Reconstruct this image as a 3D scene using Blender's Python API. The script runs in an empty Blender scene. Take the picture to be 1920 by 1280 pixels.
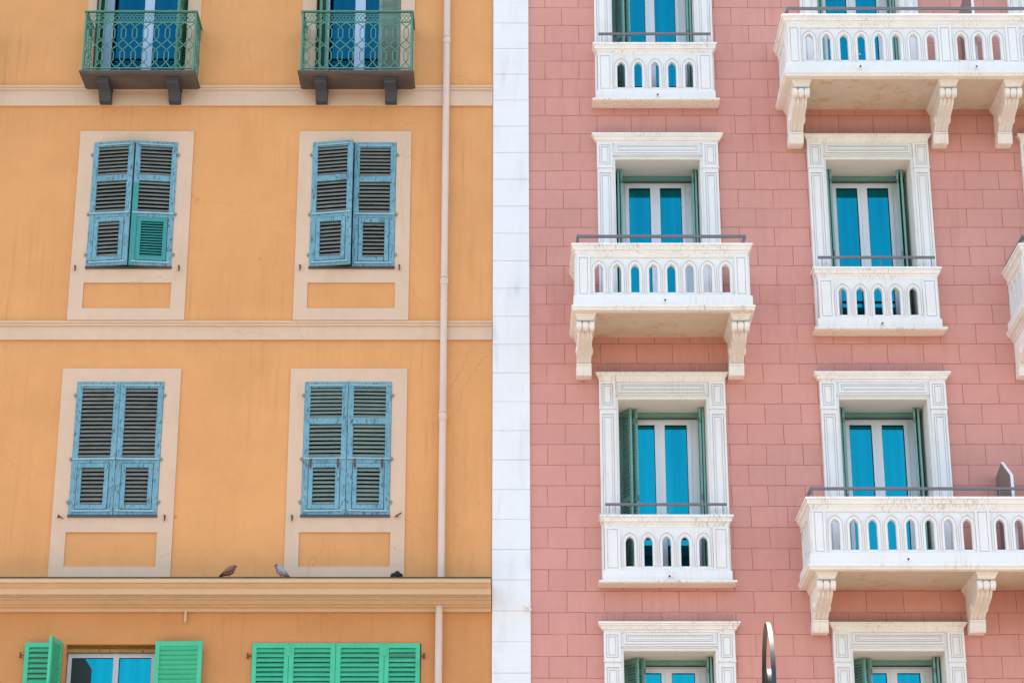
import bpy, bmesh, math, random
from mathutils import Vector, Matrix
random.seed(7)
C = bpy.context.scene.collection
PI = math.pi

# ------------------------------------------------------------------ mesh helper
class MB:
    def __init__(s): s.v = []; s.f = []
    def add(s, vs, fs):
        b = len(s.v); s.v += [tuple(p) for p in vs]; s.f += [tuple(b + i for i in f) for f in fs]; return s
    def box(s, x0, x1, y0, y1, z0, z1):
        return s.add([(x0,y0,z0),(x1,y0,z0),(x1,y1,z0),(x0,y1,z0),(x0,y0,z1),(x1,y0,z1),(x1,y1,z1),(x0,y1,z1)],
                     [(0,3,2,1),(4,5,6,7),(0,1,5,4),(1,2,6,5),(2,3,7,6),(3,0,4,7)])
    def obox(s, c, ax, ay, az, hx, hy, hz):
        c = Vector(c); ax, ay, az = Vector(ax), Vector(ay), Vector(az); vs = []
        for k in (-1, 1):
            for (i, j) in ((-1,-1),(1,-1),(1,1),(-1,1)): vs.append(c + ax*hx*i + ay*hy*j + az*hz*k)
        return s.add(vs, [(0,3,2,1),(4,5,6,7),(0,1,5,4),(1,2,6,5),(2,3,7,6),(3,0,4,7)])
    def ring(s, x0, x1, z0, z1, t, y0, y1):
        s.box(x0, x1, y0, y1, z0, z0+t); s.box(x0, x1, y0, y1, z1-t, z1)
        s.box(x0, x0+t, y0, y1, z0+t, z1-t); s.box(x1-t, x1, y0, y1, z0+t, z1-t); return s
    def prof_x(s, prof, x0, x1):          # polygon in (w,z), pulled along x; w is distance out from the wall
        n = len(prof)
        vs = [(x0,-w,z) for w, z in prof] + [(x1,-w,z) for w, z in prof]
        return s.add(vs, [tuple(range(n)), tuple(range(2*n-1, n-1, -1))] + [(i,(i+1)%n,n+(i+1)%n,n+i) for i in range(n)])
    def prof_y(s, prof, y0, y1):          # polygon in (x,z)
        n = len(prof)
        vs = [(x,y0,z) for x, z in prof] + [(x,y1,z) for x, z in prof]
        return s.add(vs, [tuple(range(n)), tuple(range(2*n-1, n-1, -1))] + [(i,(i+1)%n,n+(i+1)%n,n+i) for i in range(n)])
    def usweep(s, x0, x1, d, prof, closed=False, yw=0.02):   # moulding carried round three sides, mitred
        n = len(prof); vs = []
        for o, z in prof:
            vs += [(x0-o, yw, z), (x0-o, -d-o, z), (x1+o, -d-o, z), (x1+o, yw, z)]
        fs = []
        for i in range(n if closed else n-1):
            a = 4*i; b = 4*((i+1) % n)
            for k in range(3): fs.append((a+k, a+k+1, b+k+1, b+k))
        if not closed: fs += [(0,1,2,3), (4*n-4, 4*n-3, 4*n-2, 4*n-1)]
        return s.add(vs, fs)
    def tube(s, pts, r, n=6, closed=False, flat=None):
        P = [Vector(p) for p in pts]; m = len(P); rings = []
        for i, p in enumerate(P):
            if closed: t = (P[(i+1) % m] - P[i-1])
            else: t = (P[min(i+1, m-1)] - P[max(i-1, 0)])
            t.normalize()
            up = Vector((0,0,1)) if abs(t.z) < .9 else Vector((0,1,0))
            if flat: up = Vector(flat)
            a = t.cross(up); a.normalize(); b = a.cross(t); b.normalize()
            rr = r[i] if isinstance(r, (list, tuple)) else r
            rings.append([p + a*rr*math.cos(2*PI*(k+.5)/n) + b*rr*math.sin(2*PI*(k+.5)/n) for k in range(n)])
        vs = [q for g in rings for q in g]; fs = []
        for i in range(m if closed else m-1):
            j = (i+1) % m
            for k in range(n): fs.append((i*n+k, i*n+(k+1)%n, j*n+(k+1)%n, j*n+k))
        if not closed: fs += [tuple(range(n)), tuple((m-1)*n+k for k in range(n))]
        return s.add(vs, fs)
    def strip(s, pts, w, t, ax):          # flat bar swept along pts: width w along ax, thickness t
        P = [Vector(p) for p in pts]; ax = Vector(ax).normalized(); m = len(P); vs = []; fs = []
        for i, p in enumerate(P):
            tg = (P[min(i+1,m-1)] - P[max(i-1,0)]).normalized(); nn = tg.cross(ax).normalized()
            for a, b in ((-1,-1),(1,-1),(1,1),(-1,1)): vs.append(p + ax*w/2*a + nn*t/2*b)
        for i in range(m-1):
            for k in range(4): fs.append((4*i+k, 4*i+(k+1)%4, 4*i+4+(k+1)%4, 4*i+4+k))
        fs += [(0,1,2,3), (4*m-4,4*m-3,4*m-2,4*m-1)]
        return s.add(vs, fs)
    def lathe(s, cx, cy, prof, n=24):
        m = len(prof)
        vs = [(cx + r*math.cos(2*PI*k/n), cy + r*math.sin(2*PI*k/n), z) for r, z in prof for k in range(n)]
        fs = [(i*n+k, i*n+(k+1)%n, (i+1)*n+(k+1)%n, (i+1)*n+k) for i in range(m-1) for k in range(n)]
        fs += [tuple(range(n)), tuple((m-1)*n+k for k in range(n))]
        return s.add(vs, fs)
    def cylx(s, x0, x1, y, z, r, n=14):
        return s.tube([(x0,y,z),(x1,y,z)], r, n)
    def mesh(s, name, smooth=False):
        me = bpy.data.meshes.new(name); me.from_pydata(s.v, [], s.f); me.update()
        bm = bmesh.new(); bm.from_mesh(me)
        bmesh.ops.recalc_face_normals(bm, faces=bm.faces)
        bm.to_mesh(me); bm.free()
        if smooth:
            me.polygons.foreach_set('use_smooth', [True]*len(me.polygons)); me.update()
            try: me.set_sharp_from_angle(angle=math.radians(40))
            except Exception: pass
        return me

def link(name, me, mt, parent=None, loc=(0,0,0), rz=0):
    o = bpy.data.objects.new(name, me); C.objects.link(o)
    if mt is not None and me is not None and not me.materials: me.materials.append(mt)
    o.location = loc; o.rotation_euler = (0,0,rz)
    if parent is not None:
        o.parent = parent
        if parent.type == 'EMPTY' and parent.get('_world'): o.matrix_parent_inverse = Matrix.Translation(-parent.location)
    return o
def part(name, mb, mt, parent, loc=(0,0,0), rz=0, smooth=False):
    return link(name, mb.mesh(name, smooth), mt, parent, loc, rz)
def thing(name, label, cat, loc, group=None):
    o = bpy.data.objects.new(name, None); C.objects.link(o); o.location = loc; o['_world'] = 1
    o['label'] = label; o['category'] = cat
    if group: o['group'] = group
    return o

# ------------------------------------------------------------------ materials
def srgb(r, g, b):
    f = lambda c: (c/255/12.92) if c/255 <= .04045 else ((c/255+.055)/1.055)**2.4
    return (f(r), f(g), f(b), 1)
class NT:
    def __init__(s, name):
        s.m = bpy.data.materials.new(name); s.m.use_nodes = True; s.t = s.m.node_tree; s.t.nodes.clear()
        s.out = s.n('ShaderNodeOutputMaterial'); s.b = s.n('ShaderNodeBsdfPrincipled'); s.l(s.b.outputs[0], s.out.inputs[0])
        s.geo = s.n('ShaderNodeNewGeometry'); s.pos = s.geo.outputs['Position']
    def n(s, k, **kw):
        o = s.t.nodes.new(k)
        for a, b in kw.items(): setattr(o, a, b)
        return o
    def l(s, a, b): s.t.links.new(a, b)
    def vscale(s, v, sc):
        m = s.n('ShaderNodeVectorMath', operation='MULTIPLY'); s.l(v, m.inputs[0]); m.inputs[1].default_value = sc; return m.outputs[0]
    def noise(s, v, scale, detail=3, rough=.55, out=0):
        m = s.n('ShaderNodeTexNoise'); s.l(v, m.inputs['Vector']); m.inputs['Scale'].default_value = scale
        m.inputs['Detail'].default_value = detail; m.inputs['Roughness'].default_value = rough; return m.outputs[out]
    def rng(s, v, a, b, c=0, d=1):
        m = s.n('ShaderNodeMapRange'); s.l(v, m.inputs[0])
        for i, q in enumerate((a,b,c,d)): m.inputs[i+1].default_value = q
        return m.outputs[0]
    def math(s, op, a, b=None, clamp=False):
        m = s.n('ShaderNodeMath', operation=op); m.use_clamp = clamp
        for i, q in enumerate((a, b)):
            if q is None: continue
            if isinstance(q, (int, float)): m.inputs[i].default_value = q
            else: s.l(q, m.inputs[i])
        return m.outputs[0]
    def mix(s, f, a, b, mode='MIX'):
        m = s.n('ShaderNodeMix', data_type='RGBA', blend_type=mode)
        for i, q in ((0,f),(6,a),(7,b)):
            if isinstance(q, (int,float)): m.inputs[i].default_value = q
            elif isinstance(q, tuple): m.inputs[i].default_value = q
            else: s.l(q, m.inputs[i])
        return m.outputs[2]
    def bump(s, h, strength, dist):
        m = s.n('ShaderNodeBump'); m.inputs['Strength'].default_value = strength; m.inputs['Distance'].default_value = dist
        s.l(h, m.inputs['Height']); s.l(m.outputs[0], s.b.inputs['Normal'])
    def scalecol(s, col, v):
        m = s.n('ShaderNodeVectorMath', operation='SCALE')
        if isinstance(col, tuple): m.inputs[0].default_value = col[:3]
        else: s.l(col, m.inputs[0])
        s.l(v, m.inputs['Scale']); return m.outputs[0]

def painted(name, col, var=.06, scale=1.6, rough=.85, bump=.25, bscale=60, stain=None, stain_amt=.5, streak=(22,22,1.3),
            chips=None, chip_t=.62, cracks=False, spec=.3, chip_scale=14):
    s = NT(name)
    n1 = s.noise(s.pos, scale, 4, .6); n2 = s.noise(s.pos, scale*7, 3, .6)
    v = s.math('ADD', s.rng(n1, .25, .75, 1-var, 1+var), s.rng(n2, .25, .75, -var*.35, var*.35))
    c = s.scalecol(col, v)
    if stain:
        a = s.rng(s.noise(s.vscale(s.pos, streak), 1.0, 4, .6), .48, .72)
        b = s.rng(s.noise(s.pos, 1.9, 3, .6), .42, .66)
        c = s.mix(s.math('MULTIPLY', s.math('MULTIPLY', a, b), stain_amt), c, stain)
    if cracks:
        vo = s.n('ShaderNodeTexVoronoi', feature='DISTANCE_TO_EDGE')
        w = s.n('ShaderNodeVectorMath', operation='ADD'); s.l(s.pos, w.inputs[0])
        s.l(s.vscale(s.noise(s.pos, 5, 3, .6, out=1), (.25,.25,.25)), w.inputs[1])
        s.l(w.outputs[0], vo.inputs['Vector']); vo.inputs['Scale'].default_value = .9
        k = s.math('MULTIPLY', s.rng(vo.outputs[0], .0, .006, 1, 0), s.rng(s.noise(s.pos, .8, 2), .50, .6))
        c = s.mix(s.math('MULTIPLY', k, .35), c, (col[0]*.5, col[1]*.42, col[2]*.4, 1))
    h = s.noise(s.pos, bscale, 4, .65)
    if chips:
        cn = s.noise(s.vscale(s.pos, (1.6,1.6,.5)), chip_scale, 6, .75)
        k = s.rng(cn, chip_t, chip_t+.03)
        c = s.mix(k, c, chips)
        h = s.math('SUBTRACT', h, s.math('MULTIPLY', k, .8))
    s.l(c, s.b.inputs['Base Color'])
    s.b.inputs['Roughness'].default_value = rough; s.b.inputs['Specular IOR Level'].default_value = spec
    s.bump(h, bump, .004)
    return s.m

A = {}
YEL = srgb(218,157,101); CREAM = srgb(213,184,158); PINK = srgb(207,148,136); WHITE = srgb(228,228,226)

def mat_yellow():
    s = NT('ochre_plaster')
    n1 = s.noise(s.pos, .45, 5, .62); n2 = s.noise(s.pos, 3.2, 4, .65); n3 = s.noise(s.pos, 38, 3, .6)
    v = s.math('ADD', s.rng(n1, .3, .7, .93, 1.06), s.math('ADD', s.rng(n2, .3, .7, -.025, .03), s.rng(n3, .3, .7, -.02, .02)))
    c = s.scalecol(YEL, v)
    # hue drift: rosier and yellower patches of limewash
    c = s.mix(s.rng(s.noise(s.pos, .9, 4, .6), .45, .75, 0, .35), c, srgb(226,166,112))
    c = s.mix(s.rng(s.noise(s.vscale(s.pos, (3,3,.5)), 1.0, 4, .6), .56, .8, 0, .28), c, srgb(196,128,72))
    k = s.math('MULTIPLY', s.rng(s.noise(s.vscale(s.pos, (14,14,.6)), 1.0, 4, .65), .52, .74), s.rng(s.noise(s.pos, .55, 2), .45, .62))
    c = s.mix(s.math('MULTIPLY', k, .45), c, srgb(184,122,74))
    vo = s.n('ShaderNodeTexVoronoi', feature='DISTANCE_TO_EDGE'); w = s.n('ShaderNodeVectorMath', operation='ADD'); s.l(s.pos, w.inputs[0])
    s.l(s.vscale(s.noise(s.pos, 3, 3, .5, out=1), (.3,.3,.3)), w.inputs[1]); s.l(w.outputs[0], vo.inputs['Vector']); vo.inputs['Scale'].default_value = .55
    k = s.math('MULTIPLY', s.rng(vo.outputs[0], .0, .004, 1, 0), s.rng(s.noise(s.pos, .5, 2), .5, .58))
    c = s.mix(s.math('MULTIPLY', k, .26), c, srgb(150,96,62))
    # a few pale lime blooms and small dark marks
    k = s.math('MULTIPLY', s.rng(s.noise(s.pos, 6, 5, .7), .66, .74), s.rng(s.noise(s.pos, .6, 2), .5, .65))
    c = s.mix(s.math('MULTIPLY', k, .35), c, srgb(240,214,184))
    vo = s.n('ShaderNodeTexVoronoi'); s.l(s.pos, vo.inputs['Vector']); vo.inputs['Scale'].default_value = 1.7
    k = s.math('MULTIPLY', s.rng(vo.outputs[0], .025, .045, 1, 0), s.rng(s.noise(s.pos, 1.1, 1), .5, .56))
    c = s.mix(s.math('MULTIPLY', k, .5), c, srgb(150,95,60))
    # the storey under the cornice is darker and browner
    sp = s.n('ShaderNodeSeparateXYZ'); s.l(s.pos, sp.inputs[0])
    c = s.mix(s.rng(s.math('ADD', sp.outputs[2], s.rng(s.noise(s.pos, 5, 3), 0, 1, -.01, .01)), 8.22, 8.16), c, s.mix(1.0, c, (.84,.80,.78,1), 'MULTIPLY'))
    s.l(c, s.b.inputs['Base Color']); s.b.inputs['Roughness'].default_value = .9; s.b.inputs['Specular IOR Level'].default_value = .25
    s.bump(s.math('ADD', s.noise(s.pos, 45, 4, .7), s.math('MULTIPLY', n2, 2.5)), .35, .006)
    return s.m
def mat_pink():
    s = NT('rose_render_blocks')
    sep = s.n('ShaderNodeSeparateXYZ'); wv = s.n('ShaderNodeVectorMath', operation='ADD'); s.l(s.pos, wv.inputs[0])
    nz = s.n('ShaderNodeVectorMath', operation='SUBTRACT'); s.l(s.noise(s.pos, 2.3, 3, .6, out=1), nz.inputs[0]); nz.inputs[1].default_value = (.5,.5,.5)
    s.l(s.vscale(nz.outputs[0], (.035,.035,.022)), wv.inputs[1]); s.l(wv.outputs[0], sep.inputs[0])
    cb = s.n('ShaderNodeCombineXYZ'); s.l(s.math('SUBTRACT', sep.outputs[0], .757), cb.inputs[0]); s.l(s.math('ADD', sep.outputs[2], .381), cb.inputs[1])
    br = s.n('ShaderNodeTexBrick'); s.l(cb.outputs[0], br.inputs['Vector'])
    br.offset = .5; br.offset_frequency = 2; br.squash = 1
    for k, q in (('Scale',1),('Mortar Size',.0052),('Mortar Smooth',.35),('Bias',0),('Brick Width',.468),('Row Height',.2754)): br.inputs[k].default_value = q
    br.inputs['Color1'].default_value = (.96,.96,.963,1); br.inputs['Color2'].default_value = (1.03,1.028,1.028,1); br.inputs['Mortar'].default_value = (1,1,1,1)
    n1 = s.noise(s.pos, .5, 4, .6); n2 = s.noise(s.pos, 5, 4, .65); n3 = s.noise(s.pos, 60, 2, .6)
    v = s.math('ADD', s.rng(n1, .3, .7, .93, 1.07), s.math('ADD', s.rng(n2, .3, .7, -.03, .03), s.rng(n3, .3, .7, -.025, .025)))
    c = s.scalecol(PINK, v)
    c = s.mix(s.rng(s.noise(s.pos, 1.2, 3, .6), .45, .75, 0, .3), c, srgb(208,158,142))
    k = s.math('MULTIPLY', s.rng(s.noise(s.vscale(s.pos, (9,9,.7)), 1, 4, .65), .5, .72), s.rng(s.noise(s.pos, .7, 2), .42, .6))
    c = s.mix(s.math('MULTIPLY', k, .4), c, srgb(184,122,112))
    c = s.mix(1.0, c, br.outputs['Color'], 'MULTIPLY')
    vo = s.n('ShaderNodeTexVoronoi'); s.l(s.pos, vo.inputs['Vector']); vo.inputs['Scale'].default_value = 2.1
    k = s.math('MULTIPLY', s.rng(vo.outputs[0], .02, .04, 1, 0), s.rng(s.noise(s.pos, 1.3, 1), .5, .56))
    c = s.mix(s.math('MULTIPLY', k, .4), c, srgb(160,95,90))
    gk = s.math('MULTIPLY', br.outputs['Fac'], s.rng(s.noise(s.pos, 2.6, 3, .6), .32, .55, .32, .80))
    c = s.mix(gk, c, srgb(152,86,80))
    s.l(c, s.b.inputs['Base Color']); s.b.inputs['Roughness'].default_value = .88; s.b.inputs['Specular IOR Level'].default_value = .25
    h = s.math('SUBTRACT', s.math('ADD', s.math('MULTIPLY', s.noise(s.pos, 70, 3, .65), .35), s.math('MULTIPLY', n2, .5)), s.math('MULTIPLY', br.outputs['Fac'], 1.1))
    s.bump(h, .5, .006)
    return s.m
def mat_glass(name, tint, dark, rough=.025):
    s = NT(name)
    s.l(s.scalecol(tint, s.rng(s.noise(s.vscale(s.pos, (9,9,.35)), 1, 3, .6), .3, .7, .86, 1.08)), s.b.inputs['Base Color'])
    s.b.inputs['Metallic'].default_value = 1; s.b.inputs['Roughness'].default_value = rough
    s.bump(s.noise(s.pos, 1.7, 1, .4), .25, .006)
    return s.m

A['yellow'] = mat_yellow(); A['pink'] = mat_pink()
A['cream'] = painted('cream_plaster_trim', CREAM, .05, 1.2, stain=srgb(190,158,122), stain_amt=.45, streak=(7,7,1.0), cracks=True)
A['creamd'] = painted('cream_cornice', srgb(214,182,148), .05, 1.3, stain=srgb(180,146,110), stain_amt=.12, streak=(9,9,1.2))
A['white'] = painted('white_pilaster_paint', srgb(229,231,232), .03, 1.1, bump=.2, stain=srgb(190,190,190), stain_amt=.5, streak=(9,9,1))
A['stone'] = painted('white_painted_stone', srgb(229,229,227), .03, 2.5, bump=.35, bscale=45, stain=srgb(196,168,138), stain_amt=.4, streak=(34,34,2.2), chips=srgb(186,170,150), chip_t=.72)
A['cap'] = painted('weathered_white_coping', srgb(238,236,231), .06, 4, bump=.4, bscale=45, stain=srgb(150,134,116), stain_amt=.9, streak=(55,55,2.0), chips=srgb(150,132,112), chip_t=.67)
A['warmstone'] = painted('ochre_stained_white_stone', srgb(235,229,219), .05, 4, bump=.4, bscale=40, stain=srgb(190,144,102), stain_amt=.75, streak=(30,30,2.5), chips=srgb(168,140,112), chip_t=.68)
A['console'] = painted('console_stone', srgb(238,234,228), .04, 4, bump=.25, bscale=40, stain=srgb(196,160,126), stain_amt=.45, streak=(30,30,2.5))
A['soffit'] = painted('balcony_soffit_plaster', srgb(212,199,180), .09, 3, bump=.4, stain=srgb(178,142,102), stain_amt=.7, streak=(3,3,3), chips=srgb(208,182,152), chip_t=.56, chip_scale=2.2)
A['reveal'] = painted('white_reveal_plaster', srgb(236,232,224), .02, 2, bump=.1)
A['upvc'] = painted('white_window_frame', srgb(226,230,236), .01, 2, rough=.35, bump=.02, spec=.5)
A['bluewin'] = painted('pale_blue_window_frame', srgb(178,200,226), .03, 2, rough=.4, bump=.05, spec=.5)
A['green'] = painted('dark_green_shutter_paint', srgb(120,170,160), .08, 3, rough=.55, bump=.1, spec=.4, chips=srgb(104,140,124), chip_t=.7)
A['mint'] = painted('bright_green_shutter_paint', srgb(67,190,146), .09, 3, stain=srgb(54,140,112), stain_amt=.5, streak=(30,30,3), rough=.6, bump=.12, spec=.4, chips=srgb(52,140,108), chip_t=.71)
A['mintd'] = painted('mint_shutter_slats', srgb(66,180,140), .10, 6, rough=.55, bump=.12, spec=.35, stain=srgb(84,120,98), stain_amt=.5, streak=(5,5,20))
A['blue'] = painted('weathered_blue_shutter_paint', srgb(112,160,176), .18, 4, rough=.75, bump=.6, bscale=35, chips=srgb(84,98,100), chip_t=.56, stain=srgb(74,116,132), stain_amt=.95, streak=(45,45,4), chip_scale=26)
A['strap'] = painted('pale_blue_iron_strap', srgb(142,178,190), .1, 6, rough=.6, bump=.2, chips=srgb(110,100,90), chip_t=.64)
A['teal'] = painted('teal_repainted_timber', srgb(58,142,138), .08, 4, rough=.6, bump=.2)
A['slat'] = painted('grey_weathered_slats', srgb(126,130,124), .16, 8, rough=.9, bump=.6, stain=srgb(70,66,62), stain_amt=.8, streak=(6,6,40), chips=srgb(108,140,144), chip_t=.63)
A['slatp'] = painted('dusty_sage_slats', srgb(128,146,138), .12, 8, rough=.9, bump=.6, stain=srgb(84,84,78), stain_amt=.7, streak=(6,6,40))
A['iron'] = painted('green_painted_iron', srgb(80,136,119), .12, 6, rough=.6, bump=.2, chips=srgb(64,72,60), chip_t=.64)
A['slate'] = painted('dark_slate_stone', srgb(92,87,86), .15, 3, rough=.85, bump=.5, bscale=20, stain=srgb(128,112,100), stain_amt=.7, streak=(4,4,4))
A['bracket'] = painted('dark_grey_bracket', srgb(72,76,84), .08, 4, rough=.7, bump=.3)
A['steel'] = painted('grey_steel_rail', srgb(104,100,104), .04, 3, rough=.4, bump=.02, spec=.6)
A['pipe'] = painted('pale_pink_downpipe', srgb(214,194,180), .04, 1.5, rough=.5, bump=.05, stain=srgb(184,156,134), stain_amt=.4, streak=(20,20,.8))
A['rust'] = painted('rusty_iron', srgb(98,66,52), .2, 20, rough=.85, bump=.3)
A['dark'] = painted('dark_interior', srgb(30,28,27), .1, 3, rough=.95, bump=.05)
A['oldframe'] = painted('grey_white_frame', srgb(178,184,190), .04, 4, rough=.5, bump=.1)
A['dark_reflection'] = painted('dark_green_reflection', srgb(26,44,38), .2, 4, rough=.5, bump=.1)
A['black'] = painted('black_hole', srgb(20,18,16), .1, 3, rough=.9, bump=.05)
A['lead'] = painted('dark_lead_flashing', srgb(74,64,56), .15, 5, rough=.7, bump=.3)
A['wood'] = painted('brown_old_timber', srgb(150,118,66), .25, 9, rough=.9, bump=.6, stain=srgb(80,56,34), stain_amt=.9, streak=(3,3,30), chips=srgb(60,44,30), chip_t=.6)
A['glass'] = mat_glass('blue_reflecting_glass', (.004,.185,.25,1), 0)
A['glassd'] = mat_glass('deep_blue_glass', (.004,.075,.125,1), 0)
A['screen'] = painted('grey_frosted_screen', srgb(112,108,102), .05, 4, rough=.35, bump=.05, spec=.5)
A['lampiron'] = painted('dark_lamp_iron', srgb(34,35,37), .15, 12, rough=.42, bump=.1, spec=.7, chips=srgb(120,122,122), chip_t=.7)

# ------------------------------------------------------------------ buildings and walls
def wall_mesh(x0, x1, z0, z1, holes, depth_back):
    xs = sorted({x0, x1} | {h[0] for h in holes} | {h[1] for h in holes}); zs = sorted({z0, z1} | {h[2] for h in holes} | {h[3] for h in holes})
    m = MB()
    for a, b in zip(xs, xs[1:]):
        for c, d in zip(zs, zs[1:]):
            cx, cz = (a+b)/2, (c+d)/2
            if any(h[0] < cx < h[1] and h[2] < cz < h[3] for h in holes): continue
            m.add([(a,0,c),(b,0,c),(b,0,d),(a,0,d)], [(0,1,2,3)])
    for h in holes:
        a, b, c, d = h[:4]; e = h[4]
        m.add([(a,0,c),(a,e,c),(a,e,d),(a,0,d)], [(0,1,2,3)]); m.add([(b,0,c),(b,e,c),(b,e,d),(b,0,d)], [(0,1,2,3)])
        m.add([(a,0,c),(b,0,c),(b,e,c),(a,e,c)], [(0,1,2,3)]); m.add([(a,0,d),(b,0,d),(b,e,d),(a,e,d)], [(0,1,2,3)])
        m.add([(a,e,c),(b,e,c),(b,e,d),(a,e,d)], [(0,1,2,3)])
    B = depth_back
    m.add([(x0,0,z0),(x0,B,z0),(x0,B,z1),(x0,0,z1),(x1,0,z0),(x1,B,z0),(x1,B,z1),(x1,0,z1)], [(0,1,2,3),(4,5,6,7),(1,2,6,5),(3,2,6,7)])
    return m

YB = thing('yellow_building', 'ochre yellow plastered apartment building with weathered blue and bright green shutters and a beige downpipe', 'building', (-7,0,0))
PB = thing('pink_building', 'rose pink block-scored apartment building with white pilaster, white stone balconies and dark green shutters', 'building', (6,0,0))

# column centres / storeys measured off the facade, metres
ROWY = [(12.06,14.80,12.81,14.63,12.23,12.59), (8.50,11.39,9.41,11.205,8.74,9.19)]
COLY = [(-5.765,-4.228,-5.564,-4.436), (-2.803,-1.290,-2.612,-1.486)]
DOORS = [(-5.79,-4.225,-5.67,-4.405), (-2.82,-1.27,-2.63,-1.46)]
holes = []
for c in COLY:
    for r in ROWY: holes.append((c[2], c[3], r[2], r[3], .22))
for d in DOORS: holes.append((d[2], d[3], 15.46, 17.75, .28))
holes += [(-5.47,-4.36,6.2,7.755,.2), (-3.16,-1.065,6.2,7.765,.2)]
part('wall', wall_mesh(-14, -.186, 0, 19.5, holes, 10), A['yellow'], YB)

# surrounds (flat cream plaster bands with a recessed ochre panel under each window)
for ci, c in enumerate(COLY):
    for ri, r in enumerate(ROWY):
        m = MB(); y0, y1 = -.018, .004
        x0, x1, ox0, ox1 = c; z0, z1, oz0, oz1, p0, p1 = r
        px0, px1 = ox0-.014, ox1+.014
        m.box(x0, x1, y0, y1, oz1, z1); m.box(x0, ox0, y0, y1, oz0, oz1); m.box(ox1, x1, y0, y1, oz0, oz1)
        m.box(x0, x1, y0, y1, p1, oz0); m.box(x0, px0, y0, y1, p0, p1); m.box(px1, x1, y0, y1, p0, p1); m.box(x0, x1, y0, y1, z0, p0)
        so = part('window_surround', m, A['cream'], YB)
        s2 = MB().prof_x([(.05,oz0-.004),(.05,oz0-.028),(.02,oz0-.03),(-.1,oz0-.03),(-.1,oz0-.004)], ox0+.002, ox1-.002)
        part('sill', MB().box(ox0-.006, ox1+.006, -.042, .1, oz0-.024, oz0+.006), A['lead'] if ri == 0 else A['bracket'], so)
for d in DOORS:
    m = MB(); y0, y1 = -.018, .004
    m.box(d[0], d[2], y0, y1, 15.47, 17.95); m.box(d[3], d[1], y0, y1, 15.47, 17.95); m.box(d[2], d[3], y0, y1, 17.75, 17.95)
    part('door_surround', m, A['cream'], YB)
# string courses and cornice
for zt in (15.475, 12.04):
    prof = [(.0,zt),(.045,zt),(.048,zt-.02),(.034,zt-.03),(.034,zt-.045),(.05,zt-.05),(.05,zt-.066),(.03,zt-.072),(.028,zt-.255 if zt < 13 else zt-.298),(.0,zt-.255 if zt < 13 else zt-.298)]
    prof = [(-.01,zt)] + prof[1:-1] + [(-.01,prof[-1][1])]
    part('string_course', MB().prof_x(prof, -14.1, -.19), A['cream'], YB)
zc = 8.485
prof = [(-.01,zc),(.44,zc),(.442,zc-.012),(.436,zc-.052),(.395,zc-.055),(.38,zc-.075),(.345,zc-.098),(.330,zc-.102),(.328,zc-.175),(.25,zc-.178),(.245,zc-.192),(.258,zc-.205),
        (.245,zc-.215),(.19,zc-.220),(.185,zc-.235),(.195,zc-.247),(.18,zc-.258),(.115,zc-.262),(.11,zc-.277),(.05,zc-.282),(.046,zc-.325),(-.01,zc-.325)]
co = part('cornice', MB().prof_x(prof, -14.1, -.197), A['creamd'], YB)
part('flashing', MB().box(-14.1, -.190, -.455, .01, zc+.001, zc+.014), A['lead'], co)
part('drip_pipe', MB().tube([(-4.005,-.035,8.165),(-4.005,-.035,8.03),(-4.0,-.04,8.02)], .019, 10), A['creamd'], YB, smooth=True)

# downpipe
def pipe(zs, x, w, r, ztop, zbot):
    m = MB(); pr = [(r, zbot)]
    for z in sorted(zs): pr += [(r, z-.09), (r*1.13, z-.085), (r*1.15, z), (r*1.13, z+.003), (r, z+.004)]
    pr += [(r, ztop)]
    m.lathe(x, -w, pr, 20); return m
dp = part('downpipe', pipe([16.18, 12.62, 10.75], -.822, .085, .046, 19.4, 8.52), A['pipe'], YB, smooth=True)
for z in (16.19, 12.63, 10.76): 
    part('pipe_clamp', MB().lathe(-.822, -.085, [(.054,z+.002),(.056,z+.006),(.054,z+.022)], 20).box(-.828,-.816,-.06,.0,z+.004,z+.02), A['pipe'], dp)
part('downpipe', pipe([7.1], -.842, .085, .046, 8.45, .1), A['pipe'], YB, smooth=True)

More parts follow.
